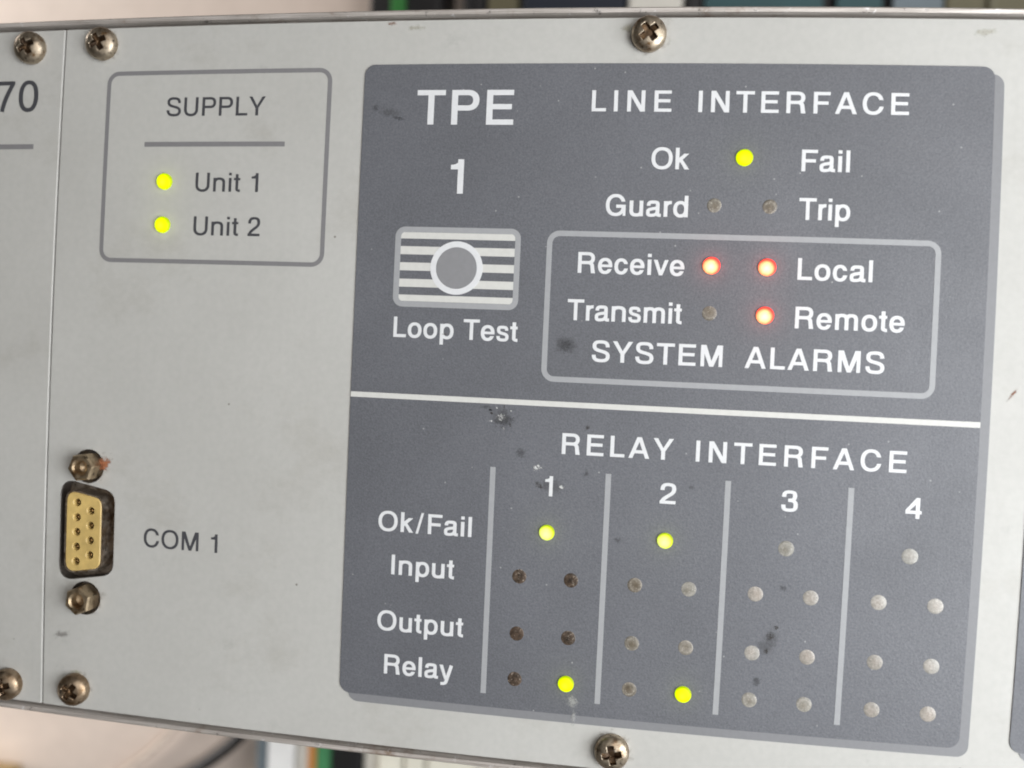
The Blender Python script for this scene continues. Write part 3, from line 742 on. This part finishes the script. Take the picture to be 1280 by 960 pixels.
for q in range(9):                                       # broken outline of an old sticker below the divider
    a = q*0.7; stain(-1.5+1.9*math.cos(a), -4.6+1.8*math.sin(a)*1.05, 0.9+0.5*(q % 3), 1.0, 'flake' if q % 2 else 'dark', ov, ZO+0.015+0.002*q, q*37)
stain(-1.5, -4.6, 5.2, 5.0, 'haze', ov, 0.175); stain(45.0, -39.8, 4.2, 6.5, 'haze', ov, 0.175, -25); stain(46.2, -37.2, 1.8, 1.8, 'dark', ov, ZO+0.014)
stain(7.5, -15.9, 6.0, 3.4, 'haze', ov, 0.175, -8); stain(9, 8.4, 6.0, 4.4, 'haze', ov, 0.175); stain(-24, 47.9, 5, 2.2, 'haze', ov, 0.175, -12)
for hx, hy in ((-80.15, 61.1), (20.6, 61.15), (20.05, -60.7), (-81.1, -60.4)): stain(hx+0.2, hy, 8.4, 8.4, 'ring', face, ZS-0.01)
for hx, hy in HEX: stain(hx+0.3, hy, 8.8, 8.6, 'ring', face, ZS-0.01)
# ------------------------------------------------------------------ blurred things on the bench beyond the rails
def bevel_box(name, x0, x1, y0, y1, z0, z1, mt, parent=None, bev=2.0, ribs=0, ribmat=None):
    og = origin(parent) if parent is not None else Vector(((x0+x1)/2*MM, (y0+y1)/2*MM, z0*MM))
    b = bmesh.new()
    def box(a0, a1, b0, b1, c0, c1, bv):
        r = bmesh.ops.create_cube(b, size=1.0); vs = r['verts']
        for v in vs:
            v.co = Vector(((a0+a1)/2+v.co.x*(a1-a0), (b0+b1)/2+v.co.y*(b1-b0), (c0+c1)/2+v.co.z*(c1-c0)))*MM-og
        if bv: bmesh.ops.bevel(b, geom=list({e for v in vs for e in v.link_edges}), offset=bv*MM, segments=3, affect='EDGES', profile=0.6)
    box(x0, x1, y0, y1, z0, z1, bev)
    for i in range(ribs):
        xa = x0+(x1-x0)*(i+0.25)/ribs; xb = x0+(x1-x0)*(i+0.75)/ribs
        box(xa, xb, y0+3, y1-3, z1+0.01, z1+1.6, 0.4)
    me = bpy.data.meshes.new(name); b.to_mesh(me); b.free()
    for p in me.polygons: p.use_smooth = False
    o = link(name, me, mt, parent)
    if parent is None: o.location = og
    return o
BK = lambda n, c, r=0.5: plain(n, c, r, 0, 60, 0.12)
blk = BK('black_plastic', (0.014, 0.013, 0.014)); navy = BK('navy_plastic', (0.010, 0.014, 0.026)); teal = BK('teal_plastic', (0.022, 0.065, 0.072))
olive = BK('olive_plastic', (0.12, 0.105, 0.06)); grn = BK('green_plastic', (0.03, 0.17, 0.035)); grn2 = BK('pale_green_plastic', (0.06, 0.24, 0.10))
wht = BK('white_card', (0.86, 0.86, 0.85)); offw = BK('off_white_card', (0.64, 0.61, 0.55)); bgrey = BK('blue_grey_plastic', (0.13, 0.16, 0.18)); org = BK('orange_plastic', (0.50, 0.22, 0.06)); crm = BK('cream_plastic', (0.80, 0.77, 0.66))
t = thing('junction_box', 'blurred black box with an upright green strip, above the top rail', 'box', (-84*MM, 160*MM, 0))
bevel_box('body', -98.5, -67.5, 138, 182, 0, 28, blk, t); bevel_box('terminal_strip', -88.4, -82.2, 140, 180, 28.02, 31, grn, t, 0.8, 0)
tag(bevel_box('small_case', -58, -48.5, 140, 182, 0, 28, blk, None, 1.5, 2), 'small blurred black case right of the box with the green strip', 'case')
t = thing('olive_case', 'blurred olive grey case between a small black case and a wide navy one', 'case', (-41*MM, 160*MM, 0))
bevel_box('body', -48.0, -34.4, 138, 182, 0, 28, olive, t); bevel_box('lid', -47, -35.5, 140, 180, 28.02, 30, olive, t, 0.8)
t = thing('navy_case', 'wide blurred black navy case left of the white block beyond the top rail', 'case', (-12*MM, 160*MM, 0))
bevel_box('body', -33.9, 9.6, 138, 184, 0, 28, navy, t); bevel_box('lid', -32.5, 8.4, 140, 182, 28.02, 30.5, navy, t, 1.0)
tag(bevel_box('white_carton', 10.2, 32.0, 136, 184, 0, 30, offw, None, 1.5, 0), 'blurred off white carton directly behind the top middle screw', 'carton')
tag(bevel_box('black_strip', 32.4, 39.6, 138, 184, 0, 28, blk, None, 1.2, 1), 'narrow blurred black strip right of the off white carton', 'strip')
t = thing('teal_case', 'blurred teal case in three wide blocks split by black gaps', 'case', (85*MM, 160*MM, 0))
bevel_box('body', 40.0, 131, 140, 184, 0, 24, blk, t)
for a, b_, m_ in ((40.4, 86, teal), (91, 108.2, teal), (112, 130.6, bgrey)): bevel_box('block', a, b_, 139, 185, 24.02, 30, m_, t, 1.2, 0)
t = thing('olive_tray', 'long blurred olive tray at the right end beyond the top rail', 'tray', (160*MM, 160*MM, 0))
bevel_box('body', 131.6, 190, 138, 186, 0, 28, olive, t); bevel_box('divider', 147, 149, 139, 185, 28.02, 31, BK('dark_olive', (0.12, 0.11, 0.07)), t, 0.6)

def tube(name, pts, r, mt, parent=None):
    cu = bpy.data.curves.new(name, 'CURVE'); cu.dimensions = '3D'; cu.bevel_depth = r*MM; cu.bevel_resolution = 4
    sp = cu.splines.new('NURBS'); sp.points.add(len(pts)-1); sp.use_endpoint_u = True; sp.order_u = 4
    for q, p in zip(sp.points, pts): q.co = (p[0]*MM, p[1]*MM, p[2]*MM, 1)
    o = bpy.data.objects.new(name, cu); COL.objects.link(o)
    dg = bpy.context.evaluated_depsgraph_get(); me = bpy.data.meshes.new_from_object(o.evaluated_get(dg)); bpy.data.objects.remove(o)
    for p in me.polygons: p.use_smooth = True
    return link(name, me, mt, parent)
tag(tube('black_cable', [(-120, -120, 4), (-140, -152, 4), (-152, -172, 4), (-165, -183, 4), (-182, -196, 4), (-215, -212, 4), (-260, -220, 4)], 3.0, blk), 'blurred black cable running diagonally across the bench below the bottom rail', 'cable')
tag(tube('shadow_band_tube', [(-150, -120, 3), (-170, -152, 3), (-190, -178, 3), (-208, -194, 3), (-240, -215, 3)], 1.5, BK('pale_shadow_band', (0.60, 0.51, 0.44))), 'faint shadow band built as a thin tube left of the black cable on the bench', 'cable')  # thin tube standing in for a faint cable shadow on the bench
t = thing('white_carton', 'bright white blurred carton with a dark left side, below the bottom rail', 'carton', (-125*MM, -168*MM, 0))
bevel_box('body', -129.5, -117.8, -190, -140, 0, 30, wht, t, 0.8); bevel_box('side_flap', -134.5, -130, -190, -140, 0, 30, bgrey, t, 0.8)
tag(bevel_box('cream_block', -117.3, -111.8, -190, -140, 0, 29, offw, None, 1.0, 0), 'narrow blurred beige block right of the bright white carton', 'block')
t = thing('terminal_block', 'blurred orange and green terminal block with a dark body below the bottom rail', 'terminal block', (-99*MM, -168*MM, 0))
bevel_box('body', -111.3, -88.5, -190, -140, 0, 25, blk, t); bevel_box('orange_end', -111.2, -107.9, -180, -142, 25.02, 30, org, t, 0.8); bevel_box('green_strip', -107.6, -102.4, -190, -156, 25.02, 30, grn2, t, 0.8)
t = thing('cream_tray', 'blurred cream tray with pale ribs beside the terminal block', 'tray', (-62*MM, -168*MM, 0))
bevel_box('body', -88, -36, -186, -140, 0, 26, offw, t)
for a, b_, m_ in ((-80, -70, crm), (-68.5, -60.5, crm), (-59, -40, crm)): bevel_box('rib', a, b_, -184, -142, 26.02, 30, m_, t, 1.2)
tag(bevel_box('wood_block', -300, -266, -245, -199, 0, 28, BK('tan_plastic', (0.36, 0.25, 0.11)), None, 3.0, 0), 'blurred tan block at the bottom left corner of the bench', 'block')
